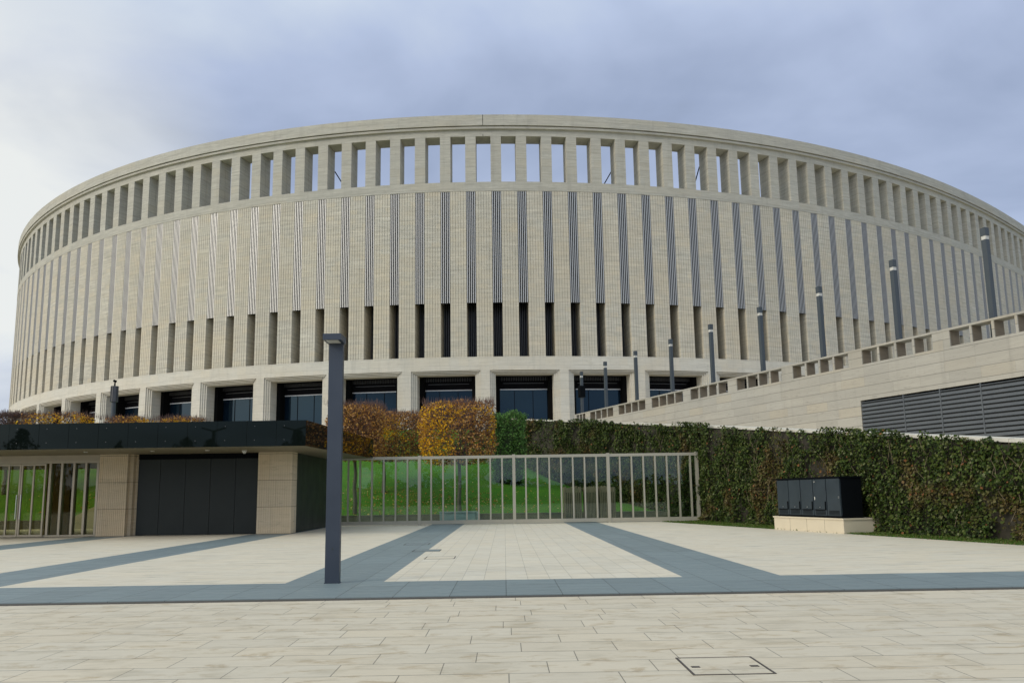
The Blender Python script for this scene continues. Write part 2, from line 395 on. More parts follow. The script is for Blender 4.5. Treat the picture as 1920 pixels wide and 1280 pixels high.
def make_stadium():
    root = empty('stadium', (0, 150, ZP), 'huge round travertine stadium with a colonnaded top gallery and vertical metal fins', 'stadium')
    inv = Matrix.Translation((0, -150, -ZP))
    def ring(*a, **k):
        o = sweep(*a, **k); o.matrix_local = inv; return o
    def put(name, me, s): return link(name, me, root, inv @ fr(s))
    # continuous rings
    ring('parapet', [(-.42, ZC), (-.12, ZC), (-.12, ZC-.10), (-.30, ZC-.10), (-.30, ZC-.36), (-.02, ZC-.42), (0, ZO), (2.07, ZO), (2.07, ZT-.6), (-.42+.25, ZT), (-.42, ZT)], STONE_B, root)
    ring('gallery_sill', [(0, ZF), (2.95, ZF), (2.95, ZB), (0, ZB)], STONE_B, root)
    ring('lintel_band', [(0, ZM), (2.95, ZM), (2.95, ZS), (0, ZS)], STONE_LOW, root)
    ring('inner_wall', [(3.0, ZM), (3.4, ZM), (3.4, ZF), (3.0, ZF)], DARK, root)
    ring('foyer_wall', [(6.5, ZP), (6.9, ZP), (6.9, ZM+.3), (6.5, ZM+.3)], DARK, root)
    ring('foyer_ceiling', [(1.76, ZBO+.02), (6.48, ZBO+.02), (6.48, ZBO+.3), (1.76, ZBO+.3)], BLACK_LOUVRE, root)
    # back of the oval
    x1, y1, p1 = at(S1); x0, y0, p0 = at(S0); mb = MB(); pr = None
    A = Vector((x1, y1)); D = Vector((x0, y0)); B = A + Vector((math.cos(p1), math.sin(p1)))*150; Cc = D - Vector((math.cos(p0), math.sin(p0)))*150
    for i in range(41):
        u = i/40; q = A*(1-u)**3 + B*3*u*(1-u)**2 + Cc*3*u*u*(1-u) + D*u**3
        if pr is not None: mb.quad((*pr, ZP), (*q, ZP), (*q, ZB-4), (*pr, ZB-4))
        pr = q
    o = mb.build('rear_wall', STONE_B, root); o.matrix_local = inv
    # gallery pier
    mb = MB(); mb.box(-.62, .62, .0, 1.02, ZB, ZO); mb.box(-.60, .60, 1.02, 1.05, ZB, ZO); mb.box(-.62, .62, 1.05, 2.05, ZB, ZO)
    pier = mb.build('gallery_pier', STONE_B, root); me_pier = pier.data; bpy.data.objects.remove(pier)
    # fluted panel (six ribs)
    poly = []; W = 1.86; nr = 6; rw = W/nr
    pts = [(-W/2, .03)]
    for i in range(1, nr):
        xx = -W/2 + i*rw; pts += [(xx-.028, .03), (xx-.014, .075), (xx+.014, .075), (xx+.028, .03)]
    pts += [(W/2, .03), (W/2, 2.93), (-W/2, 2.93)]
    mb = MB(); mb.prism(pts, ZS, ZF); o = mb.build('fluted_panel', STONE, root); me_panel = o.data; bpy.data.objects.remove(o)
    # metal fins
    fw = 3.0-W
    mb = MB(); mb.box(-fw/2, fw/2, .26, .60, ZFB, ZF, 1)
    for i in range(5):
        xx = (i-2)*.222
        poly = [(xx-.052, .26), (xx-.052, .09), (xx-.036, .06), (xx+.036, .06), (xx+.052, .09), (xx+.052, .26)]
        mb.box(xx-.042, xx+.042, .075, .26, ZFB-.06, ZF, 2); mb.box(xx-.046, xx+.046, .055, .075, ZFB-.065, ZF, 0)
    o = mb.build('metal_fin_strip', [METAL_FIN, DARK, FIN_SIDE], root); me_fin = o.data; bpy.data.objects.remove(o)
    # recess
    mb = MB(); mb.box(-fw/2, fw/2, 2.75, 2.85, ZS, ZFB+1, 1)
    for i in range(5):
        xx = (i-2)*.222; mb.box(xx-.05, xx+.05, 2.61, 2.75, ZS, ZFB+1, 0)
    o = mb.build('recess_louvre', [BAR_GREY, DARK], root); me_rec = o.data; bpy.data.objects.remove(o)
    for k in range(S0//3, S1//3):
        put('gallery_pier', me_pier, 3*k+2.36); put('fluted_panel', me_panel, 3*k+.86)
        put('metal_fin_strip', me_fin, 3*k+2.36); put('recess_louvre', me_rec, 3*k+2.36)
    # bays
    h = [(.52,0),(.52,.13),(.73,.13),(.73,.26),(.94,.26),(.94,.39),(1.15,.39),(1.15,1.75)]
    poly = [(-x, y) for x, y in reversed(h)] ; poly = [(-x, y) for x, y in h][::-1] + h
    mb = MB(); mb.prism(poly, ZP-.5, ZM-.002)
    o = mb.build('bay_pier', STONE_LOW, root); me_bp = o.data; bpy.data.objects.remove(o)
    mb = MB()
    for i, (a, b, d0, d1) in enumerate(((.73, .0, .13, .26), (.94, .0, .26, .39), (1.15, 0, .39, 1.75))):
        zb_ = ZM - (i+1)*(ZM-ZBO)/3; mb.box(a-4.5, 4.5-a, d0, d1, zb_, ZM-.002)
        zp = ZM - i*(ZM-ZBO)/3; mb.box(a-4.5, 4.5-a, d0-.004, d0-.0005, zp-.05, zp-.004, 1)  # dark strip painted under each step as its shadow line
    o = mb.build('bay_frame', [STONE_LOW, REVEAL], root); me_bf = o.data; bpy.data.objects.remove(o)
    mb = MB(); mb.box(-1.6, 1.6, 1.78, 3.3, ZP-.5, ZBO)  # black box added behind each pier for the dark void beside the glass
    o = mb.build('added_dark_box', DARK, root); me_dc = o.data; bpy.data.objects.remove(o)
    mbp = MB(); mbp.box(-1.06, 1.06, 0, .03, ZP, ZG); o = mbp.build('pane', GLASS_DARK, root); me_pane = o.data; bpy.data.objects.remove(o)
    mbt = MB(); mbt.box(-3.3, 3.3, -.08, .05, ZG, ZG+.11); o = mbt.build('transom', TRANSOM, root); me_tr = o.data; bpy.data.objects.remove(o)
    mbl = MB(); mbl.box(-3.3, 3.3, .06, .15, ZG+.11, ZBO, 1)
    for i in range(33): xx = -3.2+i*.2; mbl.box(xx-.03, xx+.03, -.25, .06, ZBO-.42, ZBO-.01, 0)
    mbl.box(-2.4, 2.4, -.12, -.06, ZG+.75, ZG+.80, 0)
    o = mbl.build('louvre_panel', [BAR_GREY, BLACK_LOUVRE], root); me_lp = o.data; bpy.data.objects.remove(o)
    mbf = MB()
    for xx in (-3.24, -1.08, 1.08, 3.24): mbf.box(xx-.03, xx+.03, -.05, .06, ZP, ZG)
    o = mbf.build('window', BLACK_LOUVRE, root); me_win = o.data; bpy.data.objects.remove(o)
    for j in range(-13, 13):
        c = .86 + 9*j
        put('bay_pier', me_bp, c); put('bay_frame', me_bf, c+4.5); put('added_dark_box', me_dc, c)
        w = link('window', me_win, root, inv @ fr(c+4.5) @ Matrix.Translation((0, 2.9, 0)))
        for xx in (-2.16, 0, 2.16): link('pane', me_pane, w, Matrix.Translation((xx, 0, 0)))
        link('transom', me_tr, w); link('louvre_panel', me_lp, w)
    # three roof stays seen through the gallery
    for q, xa, xb, zb_ in ((15.75, -.5, 1.75, 3.6), (-17.0, .9, -1.8, 4.05), (27.35, .7, 2.45, 4.95)):
        mb = MB(); M = fr(q); mb.tube(M @ Vector((xa, 4., ZB-.3)), M @ Vector((xb, 4., ZB+zb_)), .07, k=6)
        o = mb.build('roof_stay', DARK, root); o.matrix_local = inv
    mb = MB(); M = fr(.86); mb.box(-.03, .03, -.424, -.40, ZC+.001, ZT-.01, 0, M); mb.box(-.03, .03, -.004, .02, ZO+.01, ZC-.5, 0, M)
    o = mb.build('expansion_joint', DARK, root); o.matrix_local = inv
make_stadium()

# ================================================================== GROUND
def sheet(name, poly, z, m, kind='structure'):
    mb = MB(); mb.v = [(x, y, z) for x, y in poly]; mb.f = [tuple(range(len(poly)))]; mb.m = [0]
    return tag(mb.build(name, m), kind=kind)
YK = 12.92; YB = 15.20; YG = 47.6           # kerb line, end of the cross band, foot of the lawn
ZN = -.04
sheet('ground', [(-2500,-2500),(2500,-2500),(2500,2500),(-2500,2500)], -.12, GROUND)
sheet('pavement', [(-90,-90),(90,-90),(90,YK),(-90,YK)], ZN, PAVE_NEAR)
GE = lambda y: 14.45 + (22.1-y)*.26           # plaza edge along the ivy wall
XS = [-18.25, -10.68, -3.27, 4.34]; HWD = .94
xs = [-60] + [v for X in XS for v in (X-HWD, X+HWD)]
for i in range(0, len(xs), 2):
    a = xs[i]; b = xs[i+1] if i+1 < len(xs) else None
    m = PAVE_MID if i == 6 else PAVE_FAR
    if b is not None: sheet('plaza', [(a, YB), (b, YB), (b, YG), (a, YG)], 0., m)
    else: sheet('plaza', [(a, YB), (GE(YB), YB), (GE(44.), 44.), (12., 44.), (12., YG), (a, YG)], 0., m)
for X in XS: sheet('paving_stripe', [(X-HWD, YB), (X+HWD, YB), (X+HWD, YG), (X-HWD, YG)], .0, BAND)
mb = MB(); mb.box(-60, 60, YK, YB, -.1, .0, 0); o = mb.build('paving_band', [BAND]); tag(o, kind='structure')
mb = MB(); mb.box(-60, 60, YK-.035, YK-.001, -.1, -.012, 0); tag(mb.build('kerb', KERB), kind='structure')

IV = [Vector((17.7, 14.0)), Vector((14.05, 29.6)), Vector((11.3, 44.3)), Vector((7.2, 59.0)), Vector((-.75, 70.0))]
def ivx(y):
    for a, b in zip(IV, IV[1:]):
        if y <= b.y: return a.x+(b.x-a.x)*(y-a.y)/(b.y-a.y)
    return IV[-1].x
# lawn slope
def hill(x, y):
    t = min(max((y-48.3)*.30, 0), 7.4)*min(1., max(.3, .80-.068*x))
    return .42 + t + (.12*noise.noise(Vector((x*.15, y*.2, 3.))) if y > 49 else 0)
def make_hill():
    mb = MB(); nx, ny = 110, 40
    X0, X1, Y0, Y1 = -110, 11., 48.15, 76.
    for j in range(ny+1):
        for i in range(nx+1):
            y = Y0+(Y1-Y0)*j/ny; x = X0+(X1-X0)*i/nx
            lim = ivx(y)
            if i == nx: x = min(x, lim + .6)
            mb.v.append((min(x, lim+.6), y, hill(x, y)))
    for j in range(ny):
        for i in range(nx):
            a = j*(nx+1)+i; mb.f.append((a, a+1, a+nx+2, a+nx+1)); mb.m.append(0)
    tag(mb.build('lawn', LAWN, smooth=True), kind='structure')
make_hill()
sheet('podium', [(-110,75.8),(8,75.8),(40,75.8),(120,100),(130,150),(-130,160)], 7.86, PAVE_FAR)
# low wall at the foot of the lawn
mb = MB(); mb.box(-60, 10.4, 47.75, 48.15, -.05, .47)
for i in range(24): mb.box(-60+i*2.9, -60+i*2.9+2.86, 47.72, 48.17, .47, .52, 0)
tag(mb.build('low_wall', SOIL_WALL), 'low mossy retaining wall along the foot of the lawn behind the glass fence', 'wall')
mb = MB(); mb.box(-3.9, -1.75, 47.0, 47.7, 0, .62); mb.box(-3.95, -1.70, 46.95, 47.71, .62, .68); mb.box(-1.70,-1.62,46.96,47.6,0,.66)
tag(mb.build('stone_block', BLUE_STONE), 'pale blue-grey stone block in front of the low wall under the right tree', 'block')

# ================================================================== IVY WALL
def ivtop(y): return 3.15 + .112*(y-24) if y <= 59 else 7.07 + (y-59)*.135
def make_ivy_wall():
    root = empty('ivy_wall', (7.2, 59, 0), 'long dark wall overgrown with green and brown ivy, rising away behind the cabinet', 'wall')
    inv = Matrix.Translation((-7.2, -59, 0))
    wb, cp = MB(), MB()
    for a, b in zip(IV, IV[1:]):
        d = (b-a).normalized(); nrm = Vector((d.y, -d.x))            # away from the plaza
        n = max(1, int((b-a).length/2.))
        for i in range(n):
            p = a+(b-a)*i/n; q = a+(b-a)*(i+1)/n
            for mbx, o0, o1, z0, dz in ((wb, 0, .5, -.1, -.12), (cp, -.12, 1.3, None, 0)):
                P = []
                for r in (p, q):
                    zt = ivtop(r.y)+dz; zl = z0 if z0 is not None else zt-.12
                    for oo in (o0, o1):
                        for zz in (zl, zt): P.append((r.x+nrm.x*oo, r.y+nrm.y*oo, zz))
                k = len(mbx.v); mbx.v += P
                for f in ((0,1,5,4),(2,6,7,3),(1,3,7,5),(0,4,6,2)): mbx.f.append(tuple(k+i_ for i_ in f)); mbx.m.append(0)
                if mbx is wb or True:
                    if i == 0: mbx.f.append((k, k+2, k+3, k+1)); mbx.m.append(0)
                    if i == n-1: mbx.f.append((k+4, k+5, k+7, k+6)); mbx.m.append(0)
    wb.build('wall', IVYBACK, root).matrix_local = inv
    cp.build('coping', COPING, root).matrix_local = inv
    lf, st = MB(), MB()
    for a, b in zip(IV, IV[1:]):
        d = (b-a).normalized(); out = Vector((-d.y, d.x, 0))         # toward the plaza
        L = (b-a).length; u = 0.
        while u < L:
            p = a + d*u; y = p.y
            if y < 17.5: u += .5; continue
            dist = math.hypot(p.x, p.y); size = .072 + dist*.0011
            T = ivtop(y); cover = noise.noise(Vector((u*.28, 1.7, 0)))*.5 + noise.noise(Vector((u*1.1, 8.2, 0)))*.25
            edge = T - .06 + max(-.55, min(.22, cover*1.2 + .14))
            step = .10
            for _ in range(int(T*step*520*(.10/size)**1.5)):
                zz = random.random()*edge; uu = u + random.random()*step
                den = noise.noise(Vector((uu*.55, zz*.5, 4.4)))+.35*noise.noise(Vector((uu*1.9, zz*1.2, 9.)))
                if den < -.33 and random.random() < .80: continue
                bul = .12 + .34*(noise.noise(Vector((uu*.8, zz*.9, 2.)))+.5) +   .20*noise.noise(Vector((uu*3.1, zz*2.6, 5.))) + (.10 if zz > T-.5 else 0)
                bul = max(.03, bul)*random.uniform(.55, 1.05)
                if zz < .3: bul += .08
                q = Vector((a.x+d.x*uu, a.y+d.y*uu, zz)) + out*bul
                lf.leaf(q, size*random.uniform(.6, 1.35), (out.x, out.y, .45), asp=.85)
            u += step
        for _ in range(int(L*4)):
            uu = random.random()*L; p = a+d*uu
            if p.y < 17.5: continue
            T = ivtop(p.y); z0 = random.uniform(.2, T*.8); x = uu
            ln = random.uniform(.5, 2.0); zz = z0; q = Vector((a.x+d.x*x, a.y+d.y*x, zz))+out*random.uniform(.10,.34)
            hd = random.uniform(-.5, .5)
            for _k in range(5):
                x += hd*ln/5+random.gauss(0,.05); zz = min(T, zz+ln/5); hd += random.gauss(0,.25)
                q2 = Vector((a.x+d.x*x, a.y+d.y*x, zz))+out*random.uniform(.12,.36); st.tube(q, q2, .006, .005, 3); q = q2
    lf.build('ivy', IVY, root).matrix_local = inv
    st.build('ivy_stems', STEM, root).matrix_local = inv
make_ivy_wall()
# grass verge
def make_verge():
    wx = ivx
    sheet('grass_verge', [(GE(16.), 16.), (wx(16.), 16.), (wx(29.6), 29.6), (wx(44.), 44.), (GE(44.), 44.)], .012, LAWN)
    mb = MB()
    for _ in range(15000):
        y = 18 + 26*random.random()**1.3; x = GE(y) + random.random()*(wx(y)-GE(y)+.1) + random.gauss(0,.03)-.04
        h = random.uniform(.03, .085); a = random.uniform(0, 6.28); w = .012+.0004*y
        c, s = math.cos(a)*w, math.sin(a)*w
        mb.tri((x-c, y-s, .0), (x+c, y+s, .0), (x+random.gauss(0,.03), y+random.gauss(0,.03), h))
    tag(mb.build('grass', BLADES), 'short rough grass along the foot of the ivy wall', 'grass', kind='stuff')
make_verge()

# ================================================================== CABINET AND PLINTH
UD = Vector((-.245, .97)).normalized()
PC = Vector((12.58, 29.05))
def make_cabinet():
    M = frame(PC.x, PC.y, UD.x, UD.y)           # x along the row away from the camera, y toward the plaza
    M = M @ Matrix.Scale(1, 4)
    mb = MB(); mb.box(0, 4.45, -1.75, 0, -.02, .50)
    mb.box(-.03, 4.48, -1.78, .03, .50, .56)
    for i in range(1, 4): mb.box(1.11*i-.006, 1.11*i+.006, .0, .002, 0, .50, 1)
    o = mb.build('stone_plinth', [PLINTH, SOIL_WALL], None, M); tag(o, 'long pale beige stone plinth carrying the dark cabinet beside the ivy', 'plinth')
    root = empty('utility_cabinet', M @ Vector((0, 0, .562)), 'dark blue-black outdoor utility cabinet with five narrow doors on a stone plinth', 'cabinet', rz=math.atan2(UD.y, UD.x))
    L, D, H = 4.05, .95, 1.56
    mb = MB(); mb.box(.08, .08+L, -.95, -.06, 0, H-.06); mb.box(.05, .11+L, -.98, 0.02, H-.06, H)
    mb.box(.08, .08+L, -.06, -.02, 0, .06)
    mb.build('body', CAB_BLACK, root)
    n = 5; w = L/n
    for i in range(n):
        x0 = .08+i*w+.02; x1 = .08+(i+1)*w-.02
        d = MB(); d.box(x0, x1, -.06, -.005, .08, H-.08); door = d.build('door', CAB, root)
        v = MB()
        for k in range(4): v.box(x0+.08, x1-.08, -.005, .004, .12+k*.045, .14+k*.045)
        v.build('vent', CAB_BLACK, door)
        if i > 0:
            h = MB(); h.box(x0+.03, x0+.065, -.004, .03, .30, .62); h.box(x0+.03, x1-.06, -.004, .02, .29, .315); h.build('flap_edge', CAB_BLACK, door)
            h = MB(); h.box((x0+x1)/2-.015, (x0+x1)/2+.015, -.004, .02, .38, .42); h.build('lock', STEEL, door)
        else:
            h = MB(); h.box(x0+.04, x0+.07, -.004, .03, .74, .82); h.build('handle', STEEL, door)
        if i == 1:
            h = MB(); h.box(x1-.10, x1-.06, -.004, .008, .68, .80); h.box(x1-.12, x1-.09, -.004, .008, 1.36, 1.40); h.build('sticker', LENS, door)
make_cabinet()

# ================================================================== STONE RAMP WALL WITH PIERCED PARAPET
WD = Vector((.355, -.935)).normalized()          # from the far end toward the camera
WA = Vector((6.05, 64.3)); WT = 8.2
def make_stone_wall():
    M = frame(WA.x, WA.y, WD.x, WD.y)             # local y = behind the wall (right)
    root = empty('retaining_wall', (WA.x, WA.y, 0), 'pale coursed stone wall with a pierced parapet rising to the right edge', 'wall', rz=math.atan2(WD.y, WD.x))
    L = 60.; PER = 4.67; OFF = 2.15
    zb, zt = WT-.77, WT-.09
    gx, gz = 30.3, 5.75                           # the louvre opening
    b = MB(); b.box(0, gx, 0, .58, -.1, zb); b.box(gx, L, 0, .58, gz, zb); b.box(gx, L, .32, .58, -.1, gz)
    b.build('wall_face', WALLSTONE, root)
    c = MB(); c.box(-.35, L, -.012, .60, zt, WT); c.build('parapet_coping', WALLSTONE, root)
    sx = [0.]; x = OFF; first = True
    p = MB(); p.box(-.30, .10, .003, .57, zb, zt); p.build('parapet_panel', WALLSTONE, root)
    k = 0
    while x < 46:
        # solid panel, then four openings with thin dividers
        p = MB(); p.box(x-.42, x+.42, .003, .06, zb, zt, 0); p.box(x-.419, x+.419, .06, .575, zb, zt, 1); p.build('parapet_panel', [WALLSTONE, REVEAL], root)  # front in plain stone, depth in the shade-darkened copy
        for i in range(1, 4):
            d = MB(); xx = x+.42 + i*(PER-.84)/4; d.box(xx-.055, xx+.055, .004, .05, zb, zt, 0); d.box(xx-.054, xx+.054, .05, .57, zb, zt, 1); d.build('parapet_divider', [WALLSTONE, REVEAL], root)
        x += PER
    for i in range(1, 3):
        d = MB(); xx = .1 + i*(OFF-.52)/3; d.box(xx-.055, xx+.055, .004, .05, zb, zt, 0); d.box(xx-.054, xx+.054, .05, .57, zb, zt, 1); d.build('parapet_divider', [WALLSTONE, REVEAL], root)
    # louvre grille
    g = MB(); z = gz-.02; i = 0
    g.box(gx+.01, L, .26, .32, -.1, gz, 1)
    while z > .2:
        M2 = Matrix.Translation((0, .12, z-.14)) @ Matrix.Rotation(R(-28), 4, 'X')
        g.box(gx+.015, L-.02, -.13, .13, -.012, .012, 0, M2); g.box(gx+.015, L-.02, .02, .05, z-.26, z-.16, 0)
        z -= .185
    x = gx+2.4
    while x < L: g.box(x-.025, x+.025, .0, .26, -.1, gz-.005, 0); x += 1.85
    g.build('louvre_grille', [LOUVRE, CAB_BLACK], root)
    # walkway behind and ramp in front
    mb = MB()
    a = M @ Vector((-1, .56, 7.2)); bq = M @ Vector((60, .56, 7.2)); mb.quad(a, bq, (120, bq.y, 7.2), (120, 76, 7.2)); mb.tri(a, (120, 76, 7.2), (2., 76, 7.2))
    tag(mb.build('walkway', PAVE_FAR), kind='structure')
    mb = MB(); n = 20
    for i in range(n):
        q = []
        for y in (15+49*i/n, 15+49*(i+1)/n):
            xi = ivx(min(y, 59))+.4; xw = WA.x+(y-WA.y)*WD.x/WD.y
            q.append(((xi, y, ivtop(min(y, 59))-.25), (xw+.1, y, ivtop(min(y, 59))-.25)))
        mb.quad(q[0][0], q[0][1], q[1][1], q[1][0])
    tag(mb.build('ramp', PAVE_FAR), kind='structure')
make_stone_wall()

# row of walkway lamps
def make_walk_lamps():
    proto = empty('lamp_post', (0,0,0))
    mb = MB(); mb.box(-.105, .105, -.105, .105, 0, 4.50); mb.box(-.16,.16,-.16,.16,0,.03); mb.build('post', POST_FAR, proto)
    mb = MB(); mb.box(-.095, .095, -.095, .095, 4.50, 4.66); mb.build('lamp_lens', LENS, proto)
    mb = MB(); mb.box(-.115, .115, -.115, .115, 4.66, 5.0); mb.build('lamp_head', POST_FAR, proto)
    ends = ['nearest and tallest slim lamp behind the pierced parapet, at the right edge of the photo',
            'second lamp from the right edge behind the pierced parapet',
            'third lamp from the right edge behind the pierced parapet',
            'fourth lamp from the right edge, mid row above the parapet',
            'fifth lamp from the right edge, left of the fourth above the parapet',
            'fourth lamp from the far left end of the row behind the parapet',
            'third lamp from the far end, on the pier between two dark bays',
            'second lamp from the far end, before a dark glazed bay',
            'farthest lamp of the row, with a dark box clamped halfway up']
    ang = math.atan2(WD.y, WD.x)
    for i in range(9):
        X, Y = ((19.93,30.49),(18.29,34.83),(16.69,39.45),(14.99,43.8),(13.3,48.26),(11.73,52.94),(10.,57.27),(8.31,61.86),(6.88,66.96))[i]
        o = proto if i == 0 else copy_tree(proto)
        o.location = (X, Y, 7.2); o.rotation_euler = (0,0,ang)
        tag(o, ends[i], 'lamp post', 'lamps in a row along the walkway parapet')
        if i == 8:
            mb = MB(); mb.box(-.24, .24, -.26, .22, 2.75, 3.75); mb.box(-.10,.10,-.30,-.26,2.78,2.9); mb.build('equipment_box', CAB_BLACK, o)
make_walk_lamps()

# ================================================================== NEAR LAMP COLUMN
def make_near_lamp():
    root = empty('lamp_column', (-3.283, 15.04, 0), 'tall slate-blue square lamp column standing alone on the grey paving stripe', 'lamp post')
    mb = MB(); mb.box(-.142, .132, 0, .13, 0, 4.62); mb.box(-.15, .14, -.012, .142, 0, .012)
    mb.build('post', POST, root)
    mb = MB(); mb.box(-.185, .165, -.36, .14, 4.62, 4.74); mb.build('lamp_head', POST, root)
    mb = MB(); mb.box(-.13, .10, -.31, -.03, 4.609, 4.619); mb.build('lamp_lens', LENS, root)
    mb = MB(); mb.box(-.02, .02, -.004, .0, .62, .66); mb.build('access_plate', CAB, root)
make_near_lamp()

# lamp on the hill, left
def make_hill_lamp():
    Y = 57.; X = (214.5-946)/1450*Y; zt = 1.6 + (939-722)/1450*Y; z0 = hill(X, Y)
    root = empty('camera_pole', (X, Y, z0), 'dark pole with a ribbed cylinder and a small camera on top, behind the kiosk roof', 'pole')
    h = zt-z0
    mb = MB(); mb.tube((0,0,0), (0,0,h-1.3), .17, .16, 12); mb.build('post', POST_FAR, root)
    mb = MB(); mb.tube((0,0,h-1.3), (0,0,h-.12), .24, .24, 14)
    for i in range(10):
        a = i*.628; mb.box(-.02, .02, .23, .27, h-1.3, h-.12, 0, Matrix.Rotation(a, 4, 'Z'))
    mb.build('cylinder_housing', BAR_GREY, root)
    mb = MB(); mb.tube((0,0,h-.12), (0,0,h+.18), .06, .05, 8); mb.tube((0,-.12,h+.26), (0,.14,h+.26), .10, .08, 8); mb.build('camera_head', CAB_BLACK, root)
make_hill_lamp()

# ================================================================== GLASS FENCE / GATE
def make_gate():
    Y = 44.3; X0, X1 = -9.75, 11.05
    root = empty('glass_fence', (.55, Y, 0), 'long pale metal fence of thin upright bars with glass panes, closing the plaza', 'fence')
    ox = -.55
    mb = MB(); mb.box(X0+ox, X1+ox, -.09, .09, 3.70, 3.86); mb.build('top_rail', GATE_METAL, root)
    mb = MB(); mb.box(X0+ox, X1+ox, -.09, .09, .05, .25); mb.build('bottom_rail', GATE_METAL, root)
    big = [-4.82, .55, 5.92, X1-.06]
    posts = sorted(big)
    for p in posts:
        mb = MB(); mb.box(p+ox-.085, p+ox+.085, -.12, .12, 0.0, 3.90); mb.build('post', GATE_METAL, root)
    x = -4.82-5.37; k = 0; edges = []
    while x < X1-.3:
        if k % 8 and x > X0+.1:
            mb = MB(); mb.box(x+ox-.042, x+ox+.042, -.10, .055, .25, 3.70); mb.build('bar', GATE_METAL, root); 
        x += 5.37/8; k += 1
    ps = [X0] + posts
    for a, b in zip(ps, ps[1:]):
        mb = MB(); mb.box(a+ox+.09, b+ox-.09, .065, .077, .251, 3.699); mb.build('glass_pane', GATE_GLASS, root)
make_gate()

# slatted bins behind the gate
def make_slatted():
    labs = ['left one of three tall slatted timber bins behind the fence, against the lawn',
            'middle one of three tall slatted timber bins behind the glass fence',
            'right one of three tall slatted timber bins, against the ivy behind the fence']
    for i, (cx, w) in enumerate(((4.02, .98), (5.10, .76), (6.05, .88))):
        root = empty('slatted_bin', (cx, 46.3, 0), labs[i], 'bin', 'slatted timber bins behind the fence')
        mb = MB(); n = 9
        for s in range(n):
            x = -w/2 + w*(s+.5)/n; h = 2.02+random.uniform(-.06, .06)
            for yy in (-.5, .5): mb.box(x-w/n*.33, x+w/n*.33, yy-.02, yy+.02, .12, h)
        for s in range(7):
            y = -.5+(s+.5)/7
            for xx in (-w/2, w/2): mb.box(xx-.02, xx+.02, y-.05, y+.05, .12, 1.98)
        mb.build('slats', TIMBER, root)
        mb = MB(); mb.box(-w/2+.03, w/2-.03, -.47, .47, .13, 1.7); mb.build('core', IVYBACK, root)
        mb = MB()
        for yy in (-.45, 0, .45): mb.box(-w/2-.05, w/2+.05, yy-.06, yy+.06, 0, .12)
        mb.build('pallet', PLINTH, root)
make_slatted()

